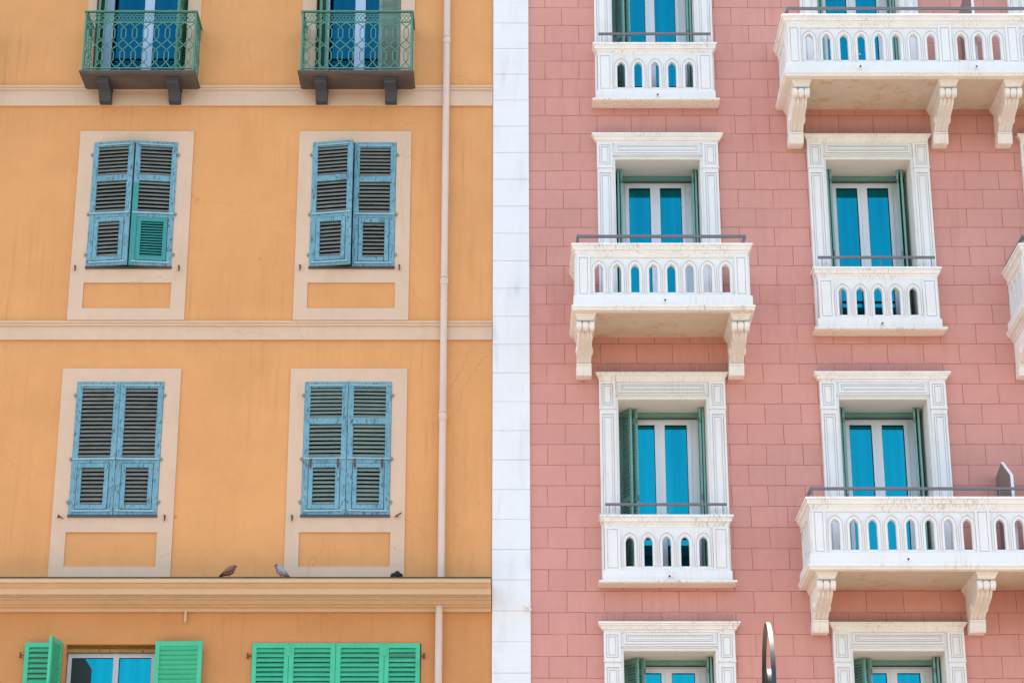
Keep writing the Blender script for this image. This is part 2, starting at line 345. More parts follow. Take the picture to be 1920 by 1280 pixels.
# ------------------------------------------------------------------ louvred shutter leaf (local: hinge at x=0, z from 0, face at y=-t)
def slats(m, x0, x1, z0, z1, n, t, dep, ang, thick=.007):
    p = (z1-z0)/n
    for i in range(n):
        z = z0 + p*(i+.5)
        j = random.uniform(-.05, .05)
        a = ang + j; ay = Vector((0, -math.cos(a), -math.sin(a))); az = Vector((0, -math.sin(a), math.cos(a)))
        tl = random.uniform(-.0025, .0025)/max(.2, (x1-x0))
        ax = Vector((1, 0, tl)).normalized()
        m.obox(((x0+x1)/2, -t/2, z), ax, ay, az, (x1-x0)/2-.001, dep/2, thick/2)
def blue_leaf(W, H, parent, loc, rz, kind, mats, seed, flip=False, teal=False):
    random.seed(seed); t = .035
    f = MB(); sl = MB(); st = .072; sw = .048 if kind == 'b' else .068
    k = H/1.82
    zA = [(H-.075, H-.50*k), (H-.585*k, H-1.04*k)] if kind != 'c' else [(H-.085, H-1.045*k)]
    fz1, fz0 = H-1.12*k, .075
    f.box(0, st, -t, 0, 0, H); f.box(W-st, W, -t, 0, 0, H)
    zs = [H] + [q for a in zA for q in a]
    f.box(st, W-st, -t+.002, -.002, zA[0][0], H)
    for a, b in zip(zA, zA[1:]): f.box(st, W-st, -t+.002, -.002, b[0], a[1])
    f.box(st, W-st, -t+.002, -.002, fz1, zA[-1][1]); f.box(st, W-st, -t+.002, -.002, 0, fz0-.006)
    fo = part('shutter', f, A['blue'], parent, loc, rz)
    ff = MB(); g = .007
    ff.ring(st+g, W-st-g, fz0, fz1-g, .055, -t-.006, -.004)
    fl = part('hinged_flap', ff, A['teal'] if teal else A['blue'], fo)
    if teal: fl['label'] = 'lower flap repainted in teal green'; fo['label'] = 'blue shutter leaf with a teal repainted stile and lower flap'
    for a, b in zA: slats(sl, st, W-st, b, a, max(5, round((a-b)/.054)), t, .056, math.radians(48))
    part('louvres', sl, mats, fo)
    s3 = MB(); slats(s3, st+g+.055, W-st-g-.055, fz0+.055, fz1-g-.055, 13 if teal else 9, t, .054 if not teal else .035, math.radians(48))
    part('louvres', s3, A['teal'] if teal else mats, fo)
    if teal:
        part('repaired_stile', MB().box(.001 if flip else W-st-.002, st+.002 if flip else W-.001, -t-.004, -t+.001, .0, H*.66), A['teal'], fo)
    for zz, tl, hw, hh in ((zA[-1][1]-.02, random.uniform(-.014,.014), W/2-.005, .011), (.05, random.uniform(-.012,.012), W/2-.03, .011), (H-.05, random.uniform(-.006,.006), W/2-.05, .009)):
        part('iron_strap', MB().obox((W/2, -t-.008, zz), (1,0,tl), (0,1,0), (0,0,1), hw, .005, hh), A['strap'], fo)
    hx = -.018 if not flip else W+.018
    for z in (H-.18, zA[-1][1]-.02, .17):
        part('hinge', MB().box(hx-.02, hx+.02, -t-.004, -t+.008, z-.008, z+.008).tube([(hx, -t-.002, z-.03),(hx, -t-.002, z+.02)], .009, 8), A['slatp'], fo)
    if kind == 'd':
        for xx in (st+.03, W-st-.03):
            part('flap_hinge', MB().prof_y([(xx-.014,fz1+.05),(xx+.014,fz1+.05),(xx+.007,fz1+.0),(xx+.016,fz1-.03),(xx,fz1-.09),(xx-.016,fz1-.03),(xx-.007,fz1+.0)], -t-.016, -t-.006), A['rust'], fo)
    return fo
def leaf_pair(c, r, aL, aR, kind, sm, seed, teal=False):
    x0, x1, z0, z1 = c[2]+.004, c[3]-.004, r[2]+.008, r[3]-.006
    W = (x1-x0)/2 - .002
    blue_leaf(W, z1-z0, YB, (x0, .008, z0), -aL, kind, sm, seed)
    # right leaf is hinged on its right edge
    L = Vector((x1, .008, z0)); o = Vector((-W*math.cos(aR), -W*math.sin(aR), 0))
    blue_leaf(W, z1-z0, YB, tuple(L+o), aR, kind, sm, seed+1, flip=True, teal=teal)
R = math.radians
leaf_pair(COLY[0], ROWY[0], R(8), R(7), 'a', A['slat'], 11, teal=True)
leaf_pair(COLY[1], ROWY[0], R(10), R(.8), 'a', A['slat'], 21)
leaf_pair(COLY[0], ROWY[1], R(.8), R(.5), 'c', A['slat'], 31)
leaf_pair(COLY[1], ROWY[1], R(1.6), R(1.8), 'd', A['slatp'], 41)
# dark rooms behind
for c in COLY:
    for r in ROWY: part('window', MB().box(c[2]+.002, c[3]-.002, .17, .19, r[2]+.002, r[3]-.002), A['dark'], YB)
# shutter stays on the surrounds
hk = [(-5.70,12.79,0),(-4.33,12.79,0),(-2.73,12.80,0),(-1.42,12.80,0),(-5.665,9.385,1),(-4.335,9.375,0),(-2.72,9.375,0),(-1.385,9.40,2)]
for x, z, k in hk:
    m = MB(); m.tube([(x,0.0,z),(x,-.05,z)], .008, 8)
    if k == 0: m.prof_y([(x-.016,z+.03),(x+.012,z+.035),(x+.016,z),(x+.006,z-.05),(x-.006,z-.05),(x-.004,z)], -.058, -.05)
    elif k == 1: m.tube([(x-.01,-.055,z+.025),(x-.02,-.055,z-.02)], .009, 6); m.tube([(x-.015,-.055,z+.02),(x+.05,-.05,z-.025)], .006, 6)
    else: m.tube([(x-.035,-.055,z-.02),(x+.05,-.055,z+.035)], .009, 6); m.tube([(x,-.055,z+.01),(x+.005,-.055,z-.03)], .006, 6)
    part('shutter_stay', m, A['rust'], YB)

# ------------------------------------------------------------------ green iron balconies
def iron_panel(m, tf, L, z0, z1, ncol):
    # z0 bottom rail, z1 top rail; ornamental pattern of long hexagons joined by crosses
    s = L/ncol; H = z1 - z0; r = .0085
    zb = z1 - .155*H/.86                       # rail under the frieze
    def q(u, k): return tf(u, z0 + (zb-z0)*k)
    def line(pts): m.tube(pts, r, 4)
    for i in range(ncol):
        c = s*(i+.5); h = s*.21
        for (a, b) in ((.615,.905),(.13,.40)):
            line([q(c,a), q(c-h,a+.06), q(c-h,b-.06), q(c,b)]); line([q(c,a), q(c+h,a+.06), q(c+h,b-.06), q(c,b)])
        for sx in (-1, 1):
            e = c + sx*s/2
            line([q(c,.905), q(e,1)]); line([q(c,.615), q(e,.508)]); line([q(e,.508), q(c,.40)]); line([q(c,.13), q(e,0)])
    # frieze: interlaced waves
    zt = z1 - .02; zm = (zb+zt)/2; am = (zt-zb)*.42
    N = ncol*10
    for ph in (0, PI/2, PI, 3*PI/2):
        m.tube([tf(L*i/N, zm + am*math.sin(2*PI*(i/10)*.75 + ph)) for i in range(N+1)], .006, 4)
    for z, rr in ((z0,.011),(zb,.009)): m.tube([tf(0,z), tf(L,z)], rr, 4)
def iron_balcony(x0, x1):
    d = .50; zs, zt, zr = 15.465, 15.50, 16.345
    slab = MB()
    slab.usweep(x0-.01, x1+.01, d, [(-.0,zs),(.025,zs-.002),(.03,zs-.03),(.018,zs-.034),(.01,zs-.048),(-.02,zs-.054),(-.03,zs-.054)])
    b = part('balcony', slab, A['slate'], YB)
    m = MB()
    iron_panel(m, lambda u, z: (x0+u, -d, z), x1-x0, zt, zr, 10)
    iron_panel(m, lambda u, z: (x0, -u, z), d, zt, zr, 3)
    iron_panel(m, lambda u, z: (x1, -u, z), d, zt, zr, 3)
    for x in (x0, x1):
        m.box(x-.012, x+.012, -d-.012, -d+.012, zs-.01, zr); 
    for k in (1, 2): m.box(x0+(x1-x0)*k/3.-.006, x0+(x1-x0)*k/3.+.006, -d-.006, -d+.006, zs-.01, zt)
    part('railing', m, A['iron'], b)
    h = MB(); h.usweep(x0, x1, d, [(.024,zr),(.024,zr+.018),(.012,zr+.026),(-.012,zr+.026),(-.024,zr+.018),(-.024,zr)], closed=True)
    part('handrail', h, A['iron'], b)
    for cx in ((x0+x1)/2-.485, (x0+x1)/2+.455):
        k = MB(); zz = zs-.055
        k.prof_x([(-.02,zz),(.42,zz),(.42,zz-.045),(.405,zz-.055),(.40,zz-.075),(.30,zz-.085),(.22,zz-.115),(.17,zz-.165),(.14,zz-.222),(-.02,zz-.222)], cx-.078, cx+.078)
        k.box(cx-.085, cx+.085, -.43, -.02, zz-.04, zz-.002)
        part('bracket', k, A['bracket'], b)
iron_balcony(-8.66, -7.16); iron_balcony(-5.70, -4.215); iron_balcony(-2.765, -1.285)

def glazed_door(x0, x1, z0, z1, y, mt, gm, parent, ml, mr, xm0, xm1, top=.08, bot=.1):
    f = MB(); f.box(x0, x0+ml, y-.03, y+.03, z0, z1); f.box(x1-mr, x1, y-.03, y+.03, z0, z1)
    f.box(xm0, xm1, y-.035, y+.03, z0, z1); f.box(x0+ml, xm0, y-.028, y+.03, z1-top, z1); f.box(xm1, x1-mr, y-.028, y+.03, z1-top, z1)
    f.box(x0+ml, xm0, y-.028, y+.03, z0, z0+bot); f.box(xm1, x1-mr, y-.028, y+.03, z0, z0+bot)
    w = part('window', f, mt, parent)
    for a, b in ((x0+ml, xm0), (xm1, x1-mr)):
        part('pane', MB().box(a, b, y-.005, y+.005, z0+bot, z1-top), gm, w)
        # gasket
        part('gasket', MB().ring(a, b, z0+bot, z1-top, .006, y-.016, y-.004), A['black'], w)
    return w
for i, d in enumerate(DOORS):
    x0, x1 = d[2], d[3]
    if i == 0: glazed_door(x0+.10, x1-.03, 15.47, 17.72, .2, A['bluewin'], A['glassd'], YB, .11, .11, -5.035, -4.90)
    else: glazed_door(x0+.06, x1-.03, 15.47, 17.72, .2, A['bluewin'], A['glassd'], YB, .11, .10, -2.105, -1.964)
def plain_leaf(W, H, t, parent, loc, rz, fm, sm, n, ang=48, name='shutter', mid=True, stile=.05, tilt_flip=False):
    random.seed(int(abs(loc[0]*100)+abs(loc[2]*10))); f = MB()
    f.box(0, stile, -t, 0, 0, H); f.box(W-stile, W, -t, 0, 0, H)
    f.box(stile, W-stile, -t+.002, -.002, H-.06, H); f.box(stile, W-stile, -t+.002, -.002, 0, .06)
    zs = [(.06, H-.06)]
    if mid: f.box(stile, W-stile, -t+.002, -.002, H*.5-.03, H*.5+.03); zs = [(.06, H*.5-.03), (H*.5+.03, H-.06)]
    o = part(name, f, fm, parent, loc, rz); sl = MB()
    for a, b in zs: slats(sl, stile, W-stile, a, b, max(3, round(n*(b-a)/(H-.12))), t, .060 if abs(ang) > 55 else .042, R(ang), .008)
    part('louvres', sl, sm, o); return o
for i, d in enumerate(DOORS):   # narrow green folding leaves beside the door
    plain_leaf(.40, 2.2, .03, YB, (d[2]+.045, .17, 15.50), R(-82), A['iron'], A['iron'], 34)
    plain_leaf(.40, 2.2, .03, YB, (d[2]+.085, .17, 15.50), R(-76), A['iron'], A['iron'], 34)
plain_leaf(.40, 2.2, .03, YB, (-4.44, .17, 15.50), R(-97), A['iron'], A['iron'], 34)
plain_leaf(.305, 2.2, .03, YB, (-1.768, .12, 15.50), R(-4), A['slatp'], A['slatp'], 34, ang=-64)

# ------------------------------------------------------------------ lower windows with bright green shutters
w = glazed_door(-5.46, -4.37, 6.21, 7.66, .12, A['oldframe'], A['glass'], YB, .05, .05, -4.892, -4.822, top=.055, bot=.07)
part('dark_reflection', MB().prof_y([(-5.408,6.29),(-5.16,6.29),(-5.16,7.47),(-5.25,7.60),(-5.408,7.60)], .107, .113), A['dark_reflection'], w)  # dark reflection in the pane, painted as a flat panel before the glass
part('lintel', MB().box(-5.468, -4.362, .05, .16, 7.665, 7.705).box(-5.468, -4.362, .09, .17, 7.705, 7.752), A['wood'], YB)
zb, Hs = 6.22, 1.545
def mint_hinges(parent, xl, H):
    for z in (H-.16, .2):
        m = MB()
        m.tube([(xl,-.03,z-.03),(xl,-.03,z+.035)], .011, 8); m.box(min(xl,0)-.0, max(xl,0)+.0, -.034, -.026, z-.006, z+.006)
        m.tube([(xl,.0,z-.02),(xl,-.03,z-.02)], .012, 8)
        part('hinge', m, A['rust'], parent)
l1 = plain_leaf(.43, Hs, .035, YB, (-5.97, -.03, zb), R(-1), A['mint'], A['mintd'], 22, ang=60, mid=False, stile=.055)
mint_hinges(l1, -.05, Hs)
l2 = plain_leaf(.43, Hs-.01, .035, YB, (-5.505, -.045, zb+.005), R(-97), A['mint'], A['mintd'], 22, ang=60, mid=False, stile=.055)
l3 = plain_leaf(.585, Hs, .035, YB, (-4.348, -.06, zb+.005), R(-3), A['mint'], A['mint'], 24, ang=-62, mid=False, stile=.055)
xs = [-3.155, -2.70, -2.118, -1.515, -1.07]
for i in range(4):
    o = plain_leaf(xs[i+1]-xs[i]-.005, Hs, .035, YB, (xs[i], .004, zb), 0, A['mint'], A['mintd'], 24, ang=60, mid=False, stile=.062 if i in (1,2) else .055)
    if i == 0: mint_hinges(o, -.055, Hs)
    if i == 3: mint_hinges(o, xs[4]-xs[3]+.045, Hs)
    if i in (0, 2): part('strap_hinge', MB().box(xs[i+1]-xs[i]-.04, xs[i+1]-xs[i]+.03, -.041, -.036, Hs-.16, Hs-.02), A['mint'], o)
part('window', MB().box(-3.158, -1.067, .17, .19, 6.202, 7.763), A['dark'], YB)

# ================================================================== PINK BUILDING
# storey datum = top of parapet coping; head of opening
ST = [(16.04, 17.72), (12.735, 14.375), (9.365, 10.965), (6.04, 7.67)]
PC = [2.02, 4.868, 7.74]
wins = []   # (cx, storey, balcony kind, left shutter angle, right shutter angle)
wins += [(2.02,0,'s',38,3),(2.03,1,'b',1,5),(2.01,2,'s',36,2),(2.02,3,'n',42,4)]
wins += [(4.865,0,'b',4,3),(4.862,1,'s',2,16),(4.862,2,'b',1,14),(4.865,3,'n',40,6)]
wins += [(7.74,0,'b',4,3),(7.74,1,'b',4,3)]
holes = [(cx-.575, cx+.575, ST[k][0]-.855, ST[k][1], .66) for cx, k, *_ in wins]
part('wall', wall_mesh(-.18, 13, 0, 19.5, holes, 10), A['pink'], PB)
# white rusticated pilaster: blocks with V joints
m = MB(); z = .38; zz = []
top = 16.437; kz = .3935
n = int((19.4-16.437)/kz)
levels = [top + n*kz - i*kz for i in range(60) if top + n*kz - i*kz > .3]
for a, b in zip(levels, levels[1:]):
    g = .009; j = random.uniform(-.0015, .0015)
    x0, x1 = -.183, .298
    m.prof_x([(-.01,a),(.026,a),(.026,a-.002),(.036+j,a-.006),(.036+j,b+.006),(.026,b+.002),(.026,b),(-.01,b)], x0, x1)
part('pilaster', m, A['white'], PB)
m = MB(); m.tube([(.26,-.03,8.21),(.26,-.10,8.205),(.27,-.13,8.2)], .014, 8); m.tube([(.20,-.10,8.23),(.25,-.115,8.2),(.30,-.12,8.24)], [.012,.02,.01], 7); m.tube([(.24,-.1,8.18),(.31,-.12,8.17)], .012, 7)
part('pipe_stub', m, A['warmstone'], PB)

def surround(cx, zt, zb, free):
    a = .575; m = MB(); yw = .01
    for s in (-1, 1):
        def bx(u0, u1, w, z0, z1):
            x0, x1 = sorted((cx+s*u0, cx+s*u1)); m.box(x0, x1, -w, yw, z0, z1)
        def rg(u0, u1, w, z0, z1, t):
            x0, x1 = sorted((cx+s*u0, cx+s*u1)); m.ring(x0, x1, z0, z1, t, -w, yw)
        bx(a-.001, a+.028, .042, zb, zt+.028)                 # inner bead
        bx(a+.028, .812, .056, zb, zt-.13)                   # shaft
        bx(a+.022, .820, .086, zt-.152, zt-.130)             # necking
        bx(a+.028, .815, .059, zt-.130, zt+.225)             # capital block
        rg(a+.030, .814, .076, zt-.128, zt+.223, .030); rg(a+.070, .776, .074, zt-.090, zt+.185, .018); bx(a+.098, .748, .072, zt-.060, zt+.155)
        bx(a+.030, .810, .074, zt-.215, zt-.154)
        for u0, u1 in ((a+.030, a+.056), (a+.066, a+.082), (.757, .773), (.784, .810)): bx(u0, u1, .073, zb, zt-(.215 if u0 < a+.05 or u0 > .78 else .235))
        bx(a+.082, .757, .073, zt-.250, zt-.235)
        bx(a+.094, .745, .066, zb, zt-.268)
    A1 = a+.026
    m.box(cx-A1, cx+A1, -.036, yw, zt, zt+.030)
    m.box(cx-A1, cx+A1, -.051, yw, zt+.030, zt+.225)
    m.box(cx-A1, cx+A1, -.072, yw, zt+.048, zt+.062)
    m.ring(cx-.565, cx+.565, zt+.080, zt+.215, .024, -.068, yw); m.ring(cx-.53, cx+.53, zt+.112, zt+.183, .013, -.066, yw); m.box(cx-.505, cx+.505, -.064, yw, zt+.133, zt+.162)
    o = part('window_surround', m, A['stone'], PB)
    c = MB(); e = .082 if free else .056; z = zt+.225
    c.usweep(cx-.80, cx+.80, .055, [(-.02,z+.120),(e,z+.120),(e+.003,z+.100),(e-.012,z+.094),(e-.014,z+.078),(e-.028,z+.070),(e-.036,z+.050),(e-.042,z+.043),(e-.042,z+.032),(.018,z+.026),(.012,z+.008),(.010,z-.004),(-.02,z-.004)])
    part('cornice', c, A['cap'] if free else A['warmstone'], o)
    # white reveal lining the deep opening
    r = MB(); t = .006; yb = .655
    r.box(cx-a, cx-a+t, -.03, yb, zb, zt); r.box(cx+a-t, cx+a, -.03, yb, zb, zt); r.box(cx-a+t, cx+a-t, -.03, yb, zt-t, zt)
    part('reveal', r, A['reveal'], o)
    return o
def pink_window(cx, zt, zb, gm):
    a = .569
    glazed = MB(); y = .60; z1 = zt-.075
    f = MB()
    f.box(cx-a, cx-.41, y-.02, y+.05, zb, z1); f.box(cx+.41, cx+a, y-.02, y+.05, zb, z1); f.box(cx-.41, cx+.41, y-.02, y+.05, z1-.025, z1)
    for s in (-1, 1):   # two sashes, each its own frame line
        x0, x1 = sorted((cx+s*.004, cx+s*.41)); z2 = z1-.025
        li, lo = (.062, .052)
        xa, xb = (x0+li, x1-lo) if s > 0 else (x0+lo, x1-li)
        f.box(x0, xa, y-.035, y+.03, zb, z2); f.box(xb, x1, y-.035, y+.03, zb, z2)
        f.box(xa, xb, y-.033, y+.03, z2-.055, z2); f.box(xa, xb, y-.033, y+.03, zb, zb+.16)
        s and None
    f.box(cx-.02, cx+.02, y-.045, y-.034, zb, z1-.03)
    w = part('window', f, A['upvc'], PB)
    for s in (-1, 1):
        x0, x1 = sorted((cx+s*.066, cx+s*.358)); z2 = z1-.08
        part('pane', MB().box(x0, x1, y-.004, y+.004, zb+.16, z2), gm, w)
        part('gasket', MB().ring(x0, x1, zb+.16, z2, .006, y-.022, y-.004), A['black'], w)
    part('handle', MB().box(cx-.012, cx+.012, y-.055, y-.045, zb+1.0, zb+1.14).tube([(cx,y-.06,zb+1.07),(cx,y-.075,zb+1.07),(cx+.09,y-.075,zb+1.06)], .008, 8), A['upvc'], w)
    part('shutter_rail', MB().box(cx-a, cx+a, .50, .56, zt-.062, zt-.008).box(cx-a, cx+a, .49, .50, zt-.05, zt-.028).box(cx-.02, cx+.01, .47, .49, zt-.05, zt-.03), A['green'], PB)
def pink_shutters(cx, zt, zb, aL, aR):
    H = zt-zb-.03; W = .28; t = .026
    for s, ang in ((-1, aL), (1, aR)):
        for k in (0, 1):
            off = (.062 + .040*k) if s < 0 else (.004 + .036*k)
            an = R(ang*(1 if k else .75))
            # leaf runs from hinge (deep) towards the street
            hx = cx + s*(.569-off); hy = .545
            dx, dy = -s*math.sin(an), -math.cos(an)
            rz = math.atan2(dy, dx)
            if k: hx += -s*.0; 
            o = plain_leaf(W, H, t, PB, (hx, hy, zb+.01), rz, A['green'], A['green'], 62, ang=52, stile=.045)
            if k:
                for q in (.2, H*.5-.03, H-.2): part('hinge', MB().box(W-.004, W+.006, -t+.002, -.004, q, q+.07), A['steel'], o)

def arch_pts(c, a, zb, zs, rise, n=6):
    # pointed arch: each side is an arc that meets at the apex
    pts = [(c-a, zb), (c-a, zs)]
    for i in range(1, n+1):
        u = i/n; x = -a*math.cos(u*PI/2); z = rise*(math.sin(u*PI/2)*.93 + u*.07)
        # sharpen the apex
        z = zs + z + (rise*.07 if i == n else 0); pts.append((c+x, z))
    right = [(2*c-x, z) for x, z in pts[:-1]][::-1]
    return pts + right
def bay(m, tf, c, hb, z0, z1, a=.053, zb=None, zs=None, rise=.074, th=.055):
    S = arch_pts(c, a, zb, zs, rise); n = 6
    Rr = [(c-hb, z0), (c-hb, zs)]
    for i in range(1, n+1):
        if i <= 3: Rr.append((c-hb, zs + (z1-zs)*i/3))
        else: Rr.append((c-hb + hb*(i-3)/3, z1))
    Rr += [(2*c-x, z) for x, z in Rr[:-1]][::-1]
    N = len(S)
    for t in (0, -th):
        m.add([tf(u, t, z) for u, z in S] + [tf(u, t, z) for u, z in Rr], [(i, i+1, N+i+1, N+i) for i in range(N-1)] + [(0, N, 2*N-1, N-1)])
    m.add([tf(u, 0, z) for u, z in S] + [tf(u, -th, z) for u, z in S], [(i, (i+1) % N, N+(i+1) % N, N+i) for i in range(N)])
    # raised archivolt mouldings
    for (a1, a2, t1, zb2) in ((a+.008, a+.032, .012, zb), (a+.044, a+.0565, .016, zb)):
        I = arch_pts(c, a1, zb2, zs, rise+(a1-a)*1.2); O = arch_pts(c, a2, zb2, zs, rise+(a2-a)*1.2)
        for t in (t1,): m.add([tf(u, t, z) for u, z in I] + [tf(u, t, z) for u, z in O], [(i, i+1, N+i+1, N+i) for i in range(N-1)])
        for L in (I, O): m.add([tf(u, t1, z) for u, z in L] + [tf(u, -.002, z) for u, z in L], [(i, i+1, N+i+1, N+i) for i in range(N-1)])
        m.add([tf(I[0][0],t1,zb2),tf(O[0][0],t1,zb2),tf(O[0][0],-.002,zb2),tf(I[0][0],-.002,zb2)], [(0,1,2,3)])
        m.add([tf(I[-1][0],t1,zb2),tf(O[-1][0],t1,zb2),tf(O[-1][0],-.002,zb2),tf(I[-1][0],-.002,zb2)], [(0,1,2,3)])
def lbox(m, tf, u0, u1, t0, t1, z0, z1):
    vs = [tf(u, t, z) for z in (z0, z1) for u, t in ((u0,t0),(u1,t0),(u1,t1),(u0,t1))]
    m.add(vs, [(0,1,2,3),(4,5,6,7),(0,1,5,4),(1,2,6,5),(2,3,7,6),(3,0,4,7)])
def lring(m, tf, u0, u1, z0, z1, w, t0, t1):
    lbox(m, tf, u0, u1, t0, t1, z0, z0+w); lbox(m, tf, u0, u1, t0, t1, z1-w, z1)
    lbox(m, tf, u0, u0+w, t0, t1, z0+w, z1-w); lbox(m, tf, u1-w, u1, t0, t1, z0+w, z1-w)
def post(m, tf, u0, u1, z0, z1, t=.02, th=.10):
    lbox(m, tf, u0, u1, -th, .010, z0, z1); lring(m, tf, u0, u1, z0+.001, z1-.001, .030, .010, t+.003)
    lbox(m, tf, u0+.039, u1-.039, .010, t+.002, z0+.040, z1-.040)
BS = .231
def run(m, tf, items, z0, z1, zb, zs):
    # items: ('p', u0, u1) post or ('b', centre) bay
    for it in items:
        if it[0] == 'p': post(m, tf, it[1], it[2], z0, z1)
        elif it[0] == 'b': bay(m, tf, it[1], BS/2, z0, z1, zb=zb, zs=zs)
        else: lbox(m, tf, it[1], it[2], -.085, 0, z0, z1)
def fill(items, u0, u1):
    # plain strips between posts and bays
    iv = sorted([(it[1], it[2]) if it[0] == 'p' else (it[1]-BS/2, it[1]+BS/2) for it in items]); out = []
    x = u0
    for a, b in iv:
        if a - x > .002: out.append(('f', x, a))
        x = max(x, b)
    if u1 - x > .002: out.append(('f', x, u1))
    return items + out

def coping_profile(S):
    return [(-.12,S-.005),(.064,S),(.070,S-.006),(.070,S-.028),(.052,S-.033),(.050,S-.052),(.044,S-.062),(.044,S-.082),(.024,S-.090),(.018,S-.108),(.006,S-.130),(.004,S-.150),(-.12,S-.150)]
def console(cx, zs_, parent, depth=.93):
    m = MB(); z = zs_
    # stepped abacus under the slab
    def ab(o, w, z0, z1): m.box(cx-o, cx+o, -w, .01, z0, z1)
    ab(.134, depth, z-.030, z); ab(.126, depth-.012, z-.050, z-.030); ab(.112, depth-.03, z-.072, z-.050); ab(.104, depth-.042, z-.088, z-.072)
    # scroll
    D = depth-.045
    cw, cz, r = D-.085, z-.152, .066
    for (a0, a1, rr) in ((-.112,-.050,r),(-.050,-.034,r-.022),(-.034,.034,r-.004),(.034,.050,r-.022),(.050,.112,r)):
        m.cylx(cx+a0, cx+a1, -cw, cz, rr, 18)
    # swept body with fluted face
    face = []
    N = 16
    for i in range(N+1):
        u = i/N
        # cubic from under the scroll back to the foot
        p0, p1, p2, p3 = (D-.125, z-.16), (D-.16, z-.36), (.40, z-.28), (.205, z-.440)
        w = (1-u)**3*p0[0] + 3*(1-u)**2*u*p1[0] + 3*(1-u)*u*u*p2[0] + u**3*p3[0]
        q = (1-u)**3*p0[1] + 3*(1-u)**2*u*p1[1] + 3*(1-u)*u*u*p2[1] + u**3*p3[1]
        face.append((w, q))
    for (a0, a1, off) in ((-.090,-.060,0),(-.060,-.048,-.022),(-.048,-.016,-.003),(-.016,-.006,-.020),(-.006,.006,-.002),(.006,.016,-.020),(.016,.048,-.003),(.048,.060,-.022),(.060,.090,0)):
        prof = [(-.01,z-.085),(D-.08,z-.085)] + [(w+off, q) for w, q in face] + [(-.01,z-.440)]
        m.prof_x(prof, cx+a0, cx+a1)
    # side volutes
    for s in (-1, 1):
        m.cylx(cx+s*.090, cx+s*.104, -.33, z-.31, .06, 16); m.cylx(cx+s*.104, cx+s*.112, -.33, z-.31, .03, 12)
    # foot block
    m.box(cx-.098, cx+.098, -.215, .01, z-.460, z-.440); m.box(cx-.092, cx+.092, -.20, .01, z-.472, z-.460)
    m.prof_x([(-.01,z-.472),(.205,z-.472),(.180,z-.575),(.165,z-.590),(-.01,z-.590)], cx-.098, cx+.098)
    return part('console', m, A['console'], parent, smooth=True)
def spout(x, w, z, parent, big=False):
    m = MB(); m.tube([(x,-w+.03,z),(x,-w-.05,z-.012)], .016, 10)
    o = part('drain_spout', m, A['warmstone'], parent, smooth=True)
    part('spout_opening', MB().tube([(x,-w-.0505,z-.012),(x,-w-.052,z-.0122)], .0125, 10), A['black'], o)
def spikes(x0, x1, w, z, parent):
    m = MB(); n = int((x1-x0)/.03); rnd = random.Random(3)
    m.box(x0, x1, -w-.01, -w+.01, z, z+.004)
    for i in range(n):
        x = x0 + (i+.5)*.03
        for s in (-1, 0, 1): m.tube([(x,-w,z),(x+rnd.uniform(-.01,.01),-w+s*.04,z+.10)], .0012, 3)
    part('bird_spikes', m, A['steel'], parent)

